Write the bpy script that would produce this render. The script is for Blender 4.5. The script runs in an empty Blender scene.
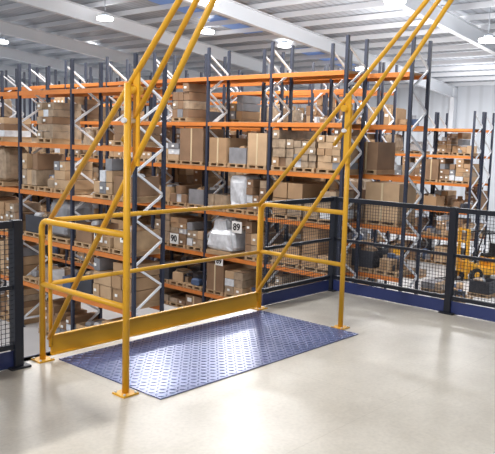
import bpy, math, random, bmesh
from mathutils import Vector, Matrix, Euler
random.seed(23)
scn=bpy.context.scene
try: scn.view_settings.view_transform='Standard'
except Exception: pass

# ------------------------------------------------------------ materials
def mat(name,col,rough=.5,metal=0.0,noise=0.0,nscale=5.0,bump=0.0,emit=0.0,spec=.5):
    m=bpy.data.materials.new(name); m.use_nodes=True
    nt=m.node_tree; b=nt.nodes['Principled BSDF']
    b.inputs['Base Color'].default_value=(*col,1); b.inputs['Roughness'].default_value=rough
    b.inputs['Metallic'].default_value=metal
    b.inputs['Specular IOR Level'].default_value=spec
    if noise or bump:
        tc=nt.nodes.new('ShaderNodeTexCoord'); n=nt.nodes.new('ShaderNodeTexNoise')
        n.inputs['Scale'].default_value=nscale; n.inputs['Detail'].default_value=5
        nt.links.new(tc.outputs['Object'],n.inputs['Vector'])
        if noise:
            r=nt.nodes.new('ShaderNodeValToRGB')
            r.color_ramp.elements[0].position=.3; r.color_ramp.elements[1].position=.7
            r.color_ramp.elements[0].color=(*[max(0,c*(1-noise)) for c in col],1)
            r.color_ramp.elements[1].color=(*[min(1,c*(1+noise)) for c in col],1)
            nt.links.new(n.outputs['Fac'],r.inputs['Fac']); nt.links.new(r.outputs['Color'],b.inputs['Base Color'])
        if bump:
            bp=nt.nodes.new('ShaderNodeBump'); bp.inputs['Strength'].default_value=bump; bp.inputs['Distance'].default_value=.02
            nt.links.new(n.outputs['Fac'],bp.inputs['Height']); nt.links.new(bp.outputs['Normal'],b.inputs['Normal'])
    if emit:
        b.inputs['Emission Color'].default_value=(*col,1); b.inputs['Emission Strength'].default_value=emit
    return m
def srgb(r,g,b):
    f=lambda c:(c/255/12.92 if c/255<=.04045 else ((c/255+.055)/1.055)**2.4)
    return (f(r),f(g),f(b))
M_YEL=mat('yellow_powder_coat',srgb(231,174,42),.42,noise=.06,nscale=3)
M_NAVY=mat('navy_paint',srgb(24,28,40),.45)
M_NAVYB=mat('blue_kick_plate',srgb(48,60,112),.45)
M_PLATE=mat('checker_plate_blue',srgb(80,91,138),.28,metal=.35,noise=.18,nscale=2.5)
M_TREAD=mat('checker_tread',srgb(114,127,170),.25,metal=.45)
M_UPR=mat('rack_upright_dark',srgb(38,44,62),.5)
M_ORG=mat('rack_beam_orange',srgb(204,119,48),.5,noise=.1,nscale=1)
M_GALV=mat('galvanised_brace',srgb(226,228,232),.4)
M_CARD=[mat('cardboard_a',srgb(162,130,97),.8,noise=.14,nscale=2),mat('cardboard_b',srgb(182,152,119),.8,noise=.12,nscale=2),mat('cardboard_c',srgb(134,105,80),.8,noise=.14,nscale=2)]
M_WRAP=mat('shrink_wrap',srgb(208,211,216),.22,noise=.15,nscale=7,bump=.7)
M_WRAPB=mat('shrink_wrap_brown',srgb(160,140,118),.22,noise=.25,nscale=5,bump=.6)
M_GREYG=mat('grey_goods',srgb(128,128,132),.6,noise=.2,nscale=3)
M_DARK=mat('dark_goods',srgb(52,54,62),.6,noise=.2,nscale=3)
M_WOOD=mat('pallet_wood',srgb(174,144,110),.8,noise=.15,nscale=4)
M_BLUEG=mat('blue_goods',srgb(70,88,120),.6)
M_TAPE=mat('parcel_tape',srgb(205,185,150),.4)
M_LAB=mat('white_label',srgb(238,238,235),.5)
M_BLACK=mat('black_rubber',srgb(22,22,24),.7)
M_TRUCK=mat('truck_yellow',srgb(225,165,40),.45)
M_STEEL=mat('painted_steel_grey',srgb(150,156,164),.5)
M_BEAMW=mat('roof_steel_light',srgb(208,211,216),.5)

def floor_mat():
    m=mat('mezzanine_floor_beige',srgb(196,188,172),.33,spec=.5)
    nt=m.node_tree; b=nt.nodes['Principled BSDF']; tc=nt.nodes.new('ShaderNodeTexCoord')
    n1=nt.nodes.new('ShaderNodeTexNoise'); n1.inputs['Scale'].default_value=1.6; n1.inputs['Detail'].default_value=9; n1.inputs['Roughness'].default_value=.65
    n2=nt.nodes.new('ShaderNodeTexNoise'); n2.inputs['Scale'].default_value=38; n2.inputs['Detail'].default_value=3
    br=nt.nodes.new('ShaderNodeTexBrick'); br.inputs['Scale'].default_value=1
    br.inputs['Brick Width'].default_value=2.4; br.inputs['Row Height'].default_value=1.2
    br.inputs['Mortar Size'].default_value=.003; br.inputs['Color1'].default_value=(1,1,1,1); br.inputs['Color2'].default_value=(.985,.985,.985,1)
    br.inputs['Mortar'].default_value=(.88,.87,.85,1)
    for n in (n1,n2,br): nt.links.new(tc.outputs['Object'],n.inputs['Vector'])
    r=nt.nodes.new('ShaderNodeValToRGB'); r.color_ramp.elements[0].position=.3; r.color_ramp.elements[1].position=.7
    r.color_ramp.elements[0].color=(*srgb(184,176,162),1); r.color_ramp.elements[1].color=(*srgb(210,203,190),1)
    nt.links.new(n1.outputs['Fac'],r.inputs['Fac'])
    r2=nt.nodes.new('ShaderNodeValToRGB'); r2.color_ramp.elements[0].position=.3; r2.color_ramp.elements[1].position=.6
    r2.color_ramp.elements[0].color=(.9,.9,.9,1); r2.color_ramp.elements[1].color=(1,1,1,1)
    nt.links.new(n2.outputs['Fac'],r2.inputs['Fac'])
    mx=nt.nodes.new('ShaderNodeMix'); mx.data_type='RGBA'; mx.blend_type='MULTIPLY'; mx.inputs[0].default_value=1
    nt.links.new(r.outputs['Color'],mx.inputs[6]); nt.links.new(r2.outputs['Color'],mx.inputs[7])
    mx2=nt.nodes.new('ShaderNodeMix'); mx2.data_type='RGBA'; mx2.blend_type='MULTIPLY'; mx2.inputs[0].default_value=1
    nt.links.new(mx.outputs[2],mx2.inputs[6]); nt.links.new(br.outputs['Color'],mx2.inputs[7])
    nt.links.new(mx2.outputs[2],b.inputs['Base Color'])
    return m
M_FLOOR=floor_mat()
M_WFLOOR=mat('warehouse_floor_grey',srgb(202,202,203),.28,noise=.06,nscale=.6)
def wave_mat(name,col,axis,scale,dark=.75):
    m=mat(name,col,.55); nt=m.node_tree; b=nt.nodes['Principled BSDF']
    tc=nt.nodes.new('ShaderNodeTexCoord'); w=nt.nodes.new('ShaderNodeTexWave'); w.wave_type='BANDS'; w.bands_direction=axis
    w.inputs['Scale'].default_value=scale
    nt.links.new(tc.outputs['Object'],w.inputs['Vector'])
    r=nt.nodes.new('ShaderNodeValToRGB'); r.color_ramp.elements[0].position=.0; r.color_ramp.elements[1].position=.35
    r.color_ramp.elements[0].color=(*[c*dark for c in col],1); r.color_ramp.elements[1].color=(*col,1)
    nt.links.new(w.outputs['Fac'],r.inputs['Fac']); nt.links.new(r.outputs['Color'],b.inputs['Base Color'])
    bp=nt.nodes.new('ShaderNodeBump'); bp.inputs['Strength'].default_value=.4; bp.inputs['Distance'].default_value=.04
    nt.links.new(w.outputs['Fac'],bp.inputs['Height']); nt.links.new(bp.outputs['Normal'],b.inputs['Normal'])
    return m
M_WALLY=wave_mat('cladding_wall_right',srgb(196,201,208),'Y',.35,.88)
M_WALLX=wave_mat('cladding_wall_back',srgb(190,195,203),'X',.35,.88)
M_ROOF=wave_mat('roof_deck',srgb(170,176,185),'Y',.8,.75)
M_SKYL=mat('rooflight_blue',srgb(100,135,195),.4,emit=.3)
M_LAMP=mat('lamp_emitter',(1,.99,.97),.5,emit=16)

# ------------------------------------------------------------ mesh builder
class MB:
    def __init__(s): s.v=[];s.f=[];s.m=[];s.mats=[];s.sm=[]
    def mi(s,m):
        if m not in s.mats: s.mats.append(m)
        return s.mats.index(m)
    def box(s,c,d,m,rot=None,taper=1.0):
        k=len(s.v); i=s.mi(m); c=Vector(c)
        for z in (-.5,.5):
            t=taper if z>0 else 1
            for x,y in ((-.5,-.5),(.5,-.5),(.5,.5),(-.5,.5)):
                p=Vector((x*d[0]*t,y*d[1]*t,z*d[2]))
                if rot is not None: p=rot@p
                s.v.append(c+p)
        for q in ((0,3,2,1),(4,5,6,7),(0,1,5,4),(1,2,6,5),(2,3,7,6),(3,0,4,7)):
            s.f.append([k+a for a in q]); s.m.append(i); s.sm.append(False)
    def blob(s,c,d,m,squash=.35):
        k=len(s.v); i=s.mi(m); c=Vector(c); nu,nv=16,9
        ph=random.uniform(0,6)
        for a in range(nv+1):
            th=math.pi*a/nv
            for t in range(nu):
                an=2*math.pi*t/nu+math.pi/16
                f=lambda q:math.copysign(abs(q)**.35,q)
                r=.95+.05*math.sin(3*an+ph+a)+.06*random.uniform(-1,1)
                top=1-squash*max(0,math.cos(th))
                s.v.append(c+Vector((f(math.cos(an))*f(math.sin(th))*r*top*d[0]/2,f(math.sin(an))*f(math.sin(th))*r*top*d[1]/2,f(math.cos(th))*d[2]/2)))
        for a in range(nv):
            for t in range(nu):
                t2=(t+1)%nu; s.f.append([k+a*nu+t,k+(a+1)*nu+t,k+(a+1)*nu+t2,k+a*nu+t2]); s.m.append(i); s.sm.append(False)
    def bar(s,p,q,w,h,m):
        p=Vector(p);q=Vector(q);d=q-p;L=d.length
        R=d.to_track_quat('X','Z').to_matrix(); s.box((p+q)/2,(L,w,h),m,R)
    def tube(s,pts,r,m,seg=12,cap=True):
        pts=[Vector(p) for p in pts]; i=s.mi(m); k=len(s.v); n=len(pts)
        d0=(pts[1]-pts[0]).normalized(); a=Vector((0,0,1)) if abs(d0.z)<.9 else Vector((1,0,0))
        u=d0.cross(a).normalized()
        for j,p in enumerate(pts):
            if j==0: d=pts[1]-pts[0]
            elif j==n-1: d=pts[-1]-pts[-2]
            else: d=(pts[j+1]-pts[j]).normalized()+(pts[j]-pts[j-1]).normalized()
            d=d.normalized(); u=(u-d*u.dot(d)).normalized(); w=d.cross(u)
            for t in range(seg):
                an=2*math.pi*t/seg; s.v.append(p+u*r*math.cos(an)+w*r*math.sin(an))
        for j in range(n-1):
            for t in range(seg):
                t2=(t+1)%seg; s.f.append([k+j*seg+t,k+j*seg+t2,k+(j+1)*seg+t2,k+(j+1)*seg+t]); s.m.append(i); s.sm.append(True)
        if cap:
            s.f.append([k+t for t in range(seg)][::-1]); s.m.append(i); s.sm.append(False)
            s.f.append([k+(n-1)*seg+t for t in range(seg)]); s.m.append(i); s.sm.append(False)
    def prism(s,prof,x0,x1,m,axis='x'):
        k=len(s.v); n=len(prof); i=s.mi(m)
        for x in (x0,x1):
            for a,z in prof: s.v.append(Vector((x,a,z)) if axis=='x' else Vector((a,x,z)))
        for j in range(n):
            j2=(j+1)%n; s.f.append([k+j,k+j2,k+n+j2,k+n+j]); s.m.append(i); s.sm.append(False)
        s.f.append([k+j for j in range(n)][::-1]); s.m.append(i); s.sm.append(False)
        s.f.append([k+n+j for j in range(n)]); s.m.append(i); s.sm.append(False)
    def obj(s,name,parent=None,bevel=0):
        me=bpy.data.meshes.new(name); me.from_pydata([tuple(a) for a in s.v],[],s.f)
        for m in s.mats: me.materials.append(m)
        me.polygons.foreach_set('material_index',s.m); me.polygons.foreach_set('use_smooth',s.sm); me.update()
        o=bpy.data.objects.new(name,me); scn.collection.objects.link(o)
        if parent: o.parent=parent
        if bevel:
            b=o.modifiers.new('bevel','BEVEL'); b.width=bevel; b.segments=2; b.limit_method='ANGLE'
        return o
def empty(name,loc=(0,0,0)):
    o=bpy.data.objects.new(name,None); o.location=loc; scn.collection.objects.link(o); return o
def arc(c,r,a0,a1,n,f):
    return [f(c[0]+r*math.cos(a0+(a1-a0)*i/n),c[1]+r*math.sin(a0+(a1-a0)*i/n)) for i in range(n+1)]

# ------------------------------------------------------------ camera
C=Vector((-2.982,-4.784,1.763)); yaw,pitch,roll,F=.84,.123,.028,714.5
fw=Vector((math.sin(yaw)*math.cos(pitch),math.cos(yaw)*math.cos(pitch),-math.sin(pitch)))
r0=Vector((math.cos(yaw),-math.sin(yaw),0)); u0=r0.cross(fw)
R=r0*math.cos(roll)+u0*math.sin(roll); U=-r0*math.sin(roll)+u0*math.cos(roll)
cd=bpy.data.cameras.new('camera'); cam=bpy.data.objects.new('camera',cd); scn.collection.objects.link(cam)
mw=Matrix((R,U,-fw)).transposed().to_4x4(); mw.translation=C; cam.matrix_world=mw
cd.sensor_fit='HORIZONTAL'; cd.sensor_width=36; cd.lens=36*F/495; cd.clip_end=500
scn.camera=cam

W,D,MZ,TP=2.57,1.03,.607,2.1
FZ=-4.2  # warehouse floor level
# ------------------------------------------------------------ mezzanine
b=MB(); b.box((-2.5,-4.9,-.02),(12.95,10.1,.04),M_FLOOR); b.obj('mezzanine_floor')
b=MB()
b.box((-2.5,.11,-.17),(12.95,.1,.34),M_NAVYB); b.box((3.99,-4.9,-.17),(.08,10.1,.34),M_NAVYB)
for i in range(9): b.box((-2.5,-9+i*1.1,-.19),(12.9,.1,.28),M_STEEL)
b.obj('mezzanine_edge_beam')
# checker plate
b=MB(); x0,x1,y0,y1=.1,2.5,-1.28,-.07
b.box(((x0+x1)/2,(y0+y1)/2,.004),(x1-x0,y1-y0,.008),M_PLATE)
pt=.05
y=y0+.03; row=0
while y<y1-.02:
    x=x0+.03; col=0
    while x<x1-.02:
        an=math.radians(45 if (row+col)%2 else -45); ca,sa=math.cos(an),math.sin(an)
        L,w,h=.023,.0068,.004
        P=[(-L,0),(-L*.5,-w),(L*.5,-w),(L,0),(L*.5,w),(-L*.5,w)]
        k=len(b.v); mi=b.mi(M_TREAD)
        for s_,z in ((1,.008),(.7,.008+h)):
            for px,py in P: b.v.append(Vector((x+s_*(px*ca-py*sa),y+s_*(px*sa+py*ca),z)))
        for j in range(6):
            j2=(j+1)%6; b.f.append([k+j,k+j2,k+6+j2,k+6+j]); b.m.append(mi); b.sm.append(False)
        b.f.append([k+6+j for j in range(6)]); b.m.append(mi); b.sm.append(False)
        x+=pt; col+=1
    y+=pt; row+=1
b.obj('checker_plate')

# ------------------------------------------------------------ pallet gate
gate=empty('pallet_safety_gate')
RT=.023
for side,x in (('near',0.0),('far',W)):
    b=MB()
    b.tube([(x,-D,0),(x,-D,TP)],RT+.001,M_YEL,16)
    top=[(x,-D,1.1)]+arc((-.07,1.03),.07,math.pi/2,0,6,lambda a,z:(x,a,z))+[(x,0,0)]
    b.tube(top,RT,M_YEL,14)
    b.tube([(x,-D,MZ),(x,0,MZ)],RT-.002,M_YEL,14)
    for yy in (0,-D):
        b.box((x,yy,.006),(.13,.13,.012),M_YEL)
        for sx in (-.048,.048):
            for sy in (-.048,.048): b.tube([(x+sx,yy+sy,.012),(x+sx,yy+sy,.022)],.009,M_GALV,6)
    b.obj('side_frame_'+side,gate)
sw=MB()
za=lambda s:1.1+1.035*s
zb=lambda s:.607+1.23*s
zc=lambda s:.16+1.38*s
for x,o in ((.06,1),(W-.06,-1)):
    S=2.5
    sw.tube([(x,-.02,za(0)),(x,-S,za(S))],.02,M_YEL,14)
    sw.tube([(x,-D+.12,zb(D-.12)),(x,-S,zb(S))],.018,M_YEL,14)
    sw.tube([(x,-.0,zc(0)),(x,-S,zc(S))],.02,M_YEL,14)
    sw.bar((x,-D-.02,zc(D)-.02),(x,-D-.02,za(D)+.03),.06,.012,M_YEL)
    sw.tube([(x-.1*o,-D,1.86),(x+.04*o,-D,1.86)],.018,M_GALV,12)
    sw.tube([(x-.05,-D,2.06),(x+.05,-D,2.06)],.03,M_YEL,12)
sw.tube([(.06,-.02,1.1),(W-.06,-.02,1.1)],.02,M_YEL,14)
sw.tube([(.06,-.02,MZ),(W-.06,-.02,MZ)],.018,M_YEL,14)
sw.tube([(.06,-.02,.1),(.06,-.02,1.1)],.016,M_YEL,12)
sw.tube([(W-.06,-.02,.1),(W-.06,-.02,1.1)],.016,M_YEL,12)
sw.box((W/2,-.02,.115),(W-.12,.012,.15),M_YEL)
sw.box((W/2,-.032,.192),(W-.12,.03,.008),M_YEL); sw.box((W/2,-.032,.04),(W-.12,.03,.008),M_YEL)
for zf in (za,zb,zc): sw.tube([(.06,-2.45,zf(2.45)),(W-.06,-2.45,zf(2.45))],.02,M_YEL,12)
sw.obj('swing_barrier',gate)

# ------------------------------------------------------------ mesh fences
def fence(name,p,q,posts):
    p=Vector((*p,0));q=Vector((*q,0)); d=(q-p); L=d.length; d.normalize(); nrm=Vector((-d.y,d.x,0))
    b=MB(); ang=math.atan2(d.y,d.x); Rz=Matrix.Rotation(ang,3,'Z')
    at=lambda t,z,o=0: p+d*t+nrm*o+Vector((0,0,z))
    for t in posts:
        b.box(at(t,.56),(.07,.07,1.12),M_NAVY,Rz); b.box(at(t,.008),(.16,.13,.016),M_NAVY,Rz)
    b.box(at(L/2,1.09),(L,.05,.05),M_NAVY,Rz); b.box(at(L/2,.17),(L,.04,.04),M_NAVY,Rz)
    b.box(at(L/2,.62),(L,.03,.03),M_NAVY,Rz)
    b.box(at(L/2,.07),(L,.012,.13),M_NAVYB,Rz)
    t=.03
    while t<L:
        b.box(at(t,.63,.012),(.0038,.0038,.9),M_NAVY,Rz); t+=.035
    z=.21
    while z<1.07:
        b.box(at(L/2,z,.012),(L,.0038,.0038),M_NAVY,Rz); z+=.035
    return b.obj(name)
fence('mesh_guardrail',(3.92,.04),(3.92,-6.04),[.0,1.5,3.0,4.5,6.0])
fence('mesh_guardrail',(W+.1,.04),(3.86,.04),[])
fence('mesh_guardrail',(-.23,-.02),(-5.3,-.02),[0,1.5,3,4.5])

# ------------------------------------------------------------ goods + racks
def boxstack(b,x,y,z,w,dep,h,kind):
    b.box((x,y,z+.12),(dep,w,.025),M_WOOD); b.box((x,y,z+.015),(dep,w,.03),M_WOOD)
    for k in (-.42,0,.42): b.box((x,y+k*w,z+.07),(dep,.09,.08),M_WOOD)
    z+=.135
    if kind=='wrap':
        b.blob((x,y,z+h/2),(dep*.95,w*.97,h),random.choice([M_WRAPB,M_WRAPB,M_WRAPB,M_WRAP,M_GREYG]),random.uniform(.0,.15))
    elif kind=='card':
        m=random.choice(M_CARD); b.box((x,y,z+h/2),(dep*.97,w*.97,h),m)
        b.box((x-dep*.49,y,z+h/2),(.01,.06,h),M_TAPE)
        if random.random()<.6: b.box((x-dep*.49,y+w*.25,z+h*.6),(.012,.2,.14),M_LAB)
    elif kind=='stack':
        ny=random.choice([2,3,3]); nz=max(2,int(h/random.choice([.18,.24,.33]))); hz=h/nz
        m0=random.choice(M_CARD+[M_WRAPB])
        for a in range(ny):
            top=nz-(random.random()<.4)-(random.random()<.3)
            for c in range(max(1,top)):
                m=m0 if random.random()<.65 else random.choice(M_CARD+[M_GREYG,M_WRAPB,M_WRAP])
                b.box((x+random.uniform(-.03,.03),y+(a+.5-ny/2)*w/ny,z+(c+.5)*hz),(dep*.93,w/ny*.95,hz*.95),m,Matrix.Rotation(random.uniform(-.04,.04),3,'Z'))
                if random.random()<.35: b.box((x-dep*.5,y+(a+.5-ny/2)*w/ny,z+(c+.5)*hz),(.012,.1,.07),M_LAB)
    elif kind=='crate':
        m=random.choice([M_GREYG,M_DARK,M_CARD[0],M_CARD[2],M_WOOD])
        b.box((x,y,z+.03),(dep*.9,w*.9,.05),m)
        hh=min(h,.5)
        for s_ in (-1,1):
            b.box((x+s_*dep*.44,y,z+hh/2),(.03,w*.9,hh),m); b.box((x,y+s_*w*.44,z+hh/2),(dep*.9,.03,hh),m)
        for c in range(4): b.blob((x+random.uniform(-.2,.2),y+random.uniform(-.2,.2),z+hh*.85),(.35,.3,.3),random.choice([M_WRAP,M_GREYG,M_CARD[0],M_WRAPB]))
    else:
        for c in range(random.randint(7,12)):
            s=random.uniform(.14,.38); m=random.choice([M_GREYG,M_DARK,M_WRAP,M_CARD[0],M_CARD[1],M_CARD[2],M_BLUEG,M_WRAPB])
            yy=y+random.uniform(-.34,.34)*w; xx=x+random.uniform(-.35,.3)*dep; q=random.random()
            if q<.1: b.tube([(xx,yy,z),(xx,yy,z+s*1.4)],s*.35,m,10)
            elif q<.35: b.blob((xx,yy,z+s*.45),(s*1.1,s*1.4,s*.9),m)
            else: b.box((xx,yy,z+s/2),(s,s*1.2,s),m,Matrix.Rotation(random.uniform(-.6,.6),3,'Z'))
def rack(x,ya,nb,levels,top,fill,bay=2.7,dep=1.05,skip=()):
    root=MB(); g=MB()
    for i in range(nb+1):
        y=ya+i*bay
        for xx in (x+.05,x+dep-.05):
            root.box((xx,y,(FZ+top)/2),(.08,.09,top-FZ),M_UPR)
            root.box((xx,y,FZ+.01),(.16,.14,.02),M_UPR)
        z=FZ+.25; k=0
        root.bar((x+.05,y,z),(x+dep-.05,y,z),.05,.055,M_GALV)
        while z+.62<top:
            a,c=(x+.06,x+dep-.06) if k%2==0 else (x+dep-.06,x+.06)
            root.bar((a,y,z),(c,y,z+.6),.05,.055,M_GALV); z+=.6; k+=1
    for i in range(nb):
        yc=ya+(i+.5)*bay
        for li,z in enumerate(levels):
            for xx in (x+.03,x+dep-.03):
                root.box((xx,yc,z-.06),(.05,bay-.1,.12),M_ORG)
            if random.random()<.6: root.box((x+dep/2,yc,z+.004),(dep-.1,bay-.12,.02),M_WOOD)
        zs=[FZ]+list(levels)
        for li,z in enumerate(zs):
            n=3 if bay<2.6 or random.random()<.75 else 2
            if any(s[0]==i and s[1]==li for s in skip): n=3
            for p in range(n):
                if (i,li,p) in skip or random.random()>fill[li]: continue
                nxt=zs[li+1] if li+1<len(zs) else z+1.5
                hmax=min(nxt-z-.3,1.2)
                if hmax<.3: continue
                kind=random.choice(['card','stack','stack','card','wrap','stack','mixed','stack','stack','crate'])
                if li<=2 and random.random()<.45: kind=random.choice(['mixed','crate','mixed','stack'])
                h=hmax*random.choice([.5,.7,.85,.95,1])
                w=.8 if n==3 else 1.15
                boxstack(g,x+dep/2,yc+(p-(n-1)/2)*(w+.05),z+.016,w,1.0,h,kind)
    o=root.obj('pallet_rack'); g.obj('stored_goods',o); return o
e=1.763
LA=[e-5.2,e-3.85,e-2.4,e-.95,e+.5,e+1.95]
RA=rack(13.7,6.7,8,LA,e+2.9,[.95,.97,.97,.97,.85,.2,.0],skip=((1,2,1),(1,2,2)))
rack(14.9,5.35,8,LA,e+2.9,[.9,.9,.9,.9,.6,.2,.0])
rack(19.6,9.9,8,LA,e+3.0,[.8,.9,.9,.9,.6,.3,0],bay=2.4)
rack(20.8,9.9,9,LA,e+3.0,[.8,.9,.9,.8,.6,.3,0])
rack(25.2,14.0,9,LA,e+3.0,[.8,.9,.9,.8,.6,.3,0])
rack(8.4,9.3,6,[e-4.5,e-3.1,e-1.7,e-.3,e+1.2],e+2.0,[.97,.97,.95,.93,.65,.05])
LC=[e-4.6,e-3.25,e-1.9,e-.55,e+.75]
rack(29.6,10.2,9,LC,e+1.6,[.9,.95,.92,.88,.7,.2],bay=2.5)
rack(30.8,10.2,9,LC,e+1.6,[.85,.9,.85,.8,.6,.2],bay=2.5)

# bulk bag draped in white wrap (slumped, tied neck), standing on its pallet in the rack
g=MB(); X,Yw,Z=14.15,11.4,e-3.85+.02
g.box((X,Yw,Z+.07),(1.0,1.1,.14),M_WOOD)
g.blob((X,Yw,Z+.5),(1.0,1.25,.75),M_WRAP,.25); g.blob((X,Yw+.1,Z+.95),(.75,.7,.6),M_WRAP,.35); g.blob((X,Yw-.05,Z+1.22),(.3,.35,.32),M_WRAP,.5)
g.obj('wrapped_pallet_load',RA)

def sign(txt,x,y,z,s=.36):
    b=MB(); b.box((x,y,z),(.02,s*1.15,s),M_LAB); o=b.obj('rack_number_sign')
    c=bpy.data.curves.new('digits','FONT'); c.body=txt; c.size=s*.85; c.align_x='CENTER'; c.align_y='CENTER'; c.extrude=.003; c.offset=.006
    t=bpy.data.objects.new('digits',c); scn.collection.objects.link(t); t.location=(x-.02,y,z); t.rotation_euler=(math.pi/2,0,-math.pi/2)
    c.materials.append(M_BLACK); t.parent=o
sign('89',13.62,10.55,-1.05); sign('90',13.62,13.5,-1.75); sign('91',8.3,9.5,-.8,.3); sign('92',8.3,10.6,-.9,.3)
sign('89',13.62,11.3,-2.25,.28)

# ------------------------------------------------------------ vehicles
def forklift(loc,rz):
    root=empty('forklift',loc); root.rotation_euler=(0,0,rz)
    b=MB()
    b.prism([(-1.0,.35),(-1.05,.8),(-.9,1.0),(-.3,1.0),(-.25,.55),(.45,.55),(.55,.8),(.8,.8),(.85,.3),(-.95,.25)],-.5,.5,M_TRUCK,'y')
    b.prism([(-1.1,.3),(-1.15,.85),(-.95,.98),(-.75,.98),(-.75,.28)],-.52,.52,M_BLACK,'y')
    for wx,r in ((-.75,.24),(.6,.3)):
        for wy in (-.5,.5):
            b.tube([(wx,wy-.1,r),(wx,wy+.1,r)],r,M_BLACK,18); b.tube([(wx,wy-.105,r),(wx,wy+.105,r)],r*.5,M_TRUCK,12)
    b.obj('chassis',root,.02)
    b=MB()
    for yy in (-.45,.45):
        b.tube([(.65,yy,.8),(.5,yy,1.5),(.3,yy,2.1),(-.65,yy,2.12),(-.85,yy,1.0)],.035,M_BLACK,8)
    for xx in (-.6,-.35,-.1,.15): b.bar((xx,-.45,2.12),(xx,.45,2.12),.05,.03,M_BLACK)
    b.box((-.35,0,1.08),(.5,.45,.14),M_BLACK); b.box((-.58,0,1.35),(.12,.42,.5),M_BLACK)
    b.tube([(.5,0,.8),(.3,0,1.2)],.02,M_BLACK,8); b.tube([(.28,-.15,1.22),(.28,.15,1.22)],.02,M_BLACK,8)
    b.obj('cab_guard',root)
    b=MB()
    for yy in (-.32,.32):
        b.box((.98,yy,1.2),(.12,.09,2.2),M_TRUCK); b.box((1.12,yy*.75,.12),(.06,.12,.5),M_BLACK); b.box((1.65,yy*.75,.06),(1.05,.12,.04),M_BLACK)
    for zz in (.4,1.0,1.7,2.25): b.box((.98,0,zz),(.08,.62,.08),M_TRUCK)
    b.obj('mast',root)
forklift((27.6,8.5,FZ),math.radians(150))
def ptruck(loc,rz):
    root=empty('pallet_truck',loc); root.rotation_euler=(0,0,rz)
    b=MB(); b.prism([(-.45,.1),(-.5,.7),(-.35,.95),(-.05,.95),(0,.1)],-.38,.38,M_TRUCK,'y')
    b.box((-.2,0,1.0),(.3,.6,.1),M_BLACK)
    for yy in (-.2,.2): b.box((.6,yy,.14),(1.2,.16,.06),M_BLACK); b.tube([(1.0,yy-.05,.08),(1.0,yy+.05,.08)],.08,M_BLACK,10)
    b.tube([(-.25,-.3,.1),(-.25,.3,.1)],.1,M_BLACK,12)
    b.tube([(-.5,0,.6),(-.8,0,1.25)],.03,M_BLACK,8); b.tube([(-.8,-.15,1.25),(-.8,.15,1.25)],.02,M_BLACK,8)
    b.obj('body',root)
ptruck((27.5,12.9,FZ),1.9)
for (x,y,k) in ((28.4,15.9,'mixed'),(22.6,7.2,'mixed'),(24.3,6.9,'crate'),(23.6,8.6,'stack'),(25.6,10.8,'stack'),(24.4,12.0,'crate'),(20.4,6.7,'mixed')):
    g=MB(); boxstack(g,x,y,FZ,.9,1.0,random.uniform(.35,.7),k); g.obj('pallet_stack')

g=MB(); boxstack(g,-1.95,-.8,0,1.2,1.2,.9,'card'); g.obj('shadow_caster_carton')  # unseen load, added left of the view to cast a floor shadow

# ------------------------------------------------------------ building shell
b=MB(); b.box((9,17,FZ-.1),(70,88,.2),M_WFLOOR); b.obj('floor')
WX,WY=43.5,60
b=MB(); b.box((WX,17,FZ+5.1),(.2,88,10.4),M_WALLY); b.obj('wall_right')
b=MB(); b.box((9,WY,FZ+7),(70,.2,14),M_WALLX); b.obj('wall_back')
zr=lambda x:5.9+(WX-x)*.1
b=MB(); 
k=[(WX+.2,zr(WX+.2)),(-22,zr(-22)),(-22,zr(-22)+.15),(WX+.2,zr(WX+.2)+.15)]
b.prism(k,-27,61,M_ROOF,'y'); ceil=b.obj('ceiling')
b=MB()
sx=-20
while sx<WX:
    b.bar((sx,-27,zr(sx)-.16),(sx,60,zr(sx)-.16),.07,.24,M_BEAMW); sx+=1.7
b.obj('purlins',ceil)
b=MB()
for yy in (-6,2,10,18,26,34,42,50,58):
    for off,w,h in ((-.32,.3,.04),(-1.0,.3,.04),(-.66,.03,.66)):
        b.bar((-22,yy,zr(-22)+off),(WX,yy,zr(WX)+off),w,h,M_BEAMW)
    b.box((WX-.35,yy,FZ+4.9),(.45,.3,9.8),M_BEAMW)
b.obj('rafters',ceil)
b=MB()
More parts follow.
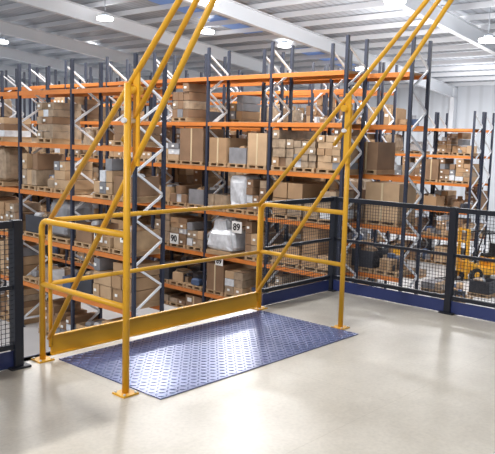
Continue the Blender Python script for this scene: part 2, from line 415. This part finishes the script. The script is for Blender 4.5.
for yy in (6,22,38):
    for xx in (8,20,31):
        b.bar((xx,yy,zr(xx)-.02),(xx+7,yy,zr(xx+7)-.02),1.3,.02,M_SKYL)
b.obj('rooflights',ceil)

def lampobj(x,y,z):
    b=MB(); root=empty('high_bay_light',(x,y,z))
    b.tube([(0,0,.12),(0,0,.3)],.18,M_STEEL,20); b.tube([(0,0,0),(0,0,.12)],.38,M_LAMP,24)
    b.tube([(0,0,.3),(0,0,zr(x)-z-.1)],.02,M_STEEL,6); b.obj('housing',root)
for px,py,zz in ((105,20,7.3),(207,33,7.3),(285,47,7),(93,50,7.3),(395,3,6.8),(2,43,7.3),(488,42,6),(362,70,6),(210,3,7.3)):
    d=fw+R*((px-247.5)/F)-U*((py-227)/F); t=(zz-C.z)/d.z; p=C+d*t; lampobj(p.x,p.y,zz)
def light(kind,name,loc,size,e,col=(1,.99,.98)):
    l=bpy.data.lights.new(name,kind); l.energy=e; l.color=col
    if kind=='AREA': l.shape='SQUARE'; l.size=size
    else: l.shadow_soft_size=size
    o=bpy.data.objects.new(name,l); o.location=loc; scn.collection.objects.link(o); return o
for x in (0,12,24,36):
    for y in (8,20,34,50):
        light('AREA','ceiling_and_helper_light',(x,y,zr(x)-1.6),2,680)
for x,y in ((4,6),(11.5,12),(17.5,14),(25,12),(24,4),(37,14),(3,22)):
    light('POINT','ceiling_and_helper_light',(x,y,zr(x)-2.6),.5,720)  # added point lights without fixtures, to brighten roof and rack faces
light('AREA','ceiling_and_helper_light',(1,-4,6.5),1.6,110,(1,.98,.95))
k=light('AREA','ceiling_and_helper_light',(-7,-1.6,6.2),.7,520,(1,.98,.95))  # added key lamp, aimed to throw the unseen carton's shadow across the floor
k.rotation_euler=(Vector((0,-1,0))-k.location).to_track_quat('-Z','Y').to_euler()
w=bpy.data.worlds.new('world'); w.use_nodes=True; scn.world=w
w.node_tree.nodes['Background'].inputs[0].default_value=(.88,.92,1,1); w.node_tree.nodes['Background'].inputs[1].default_value=.52
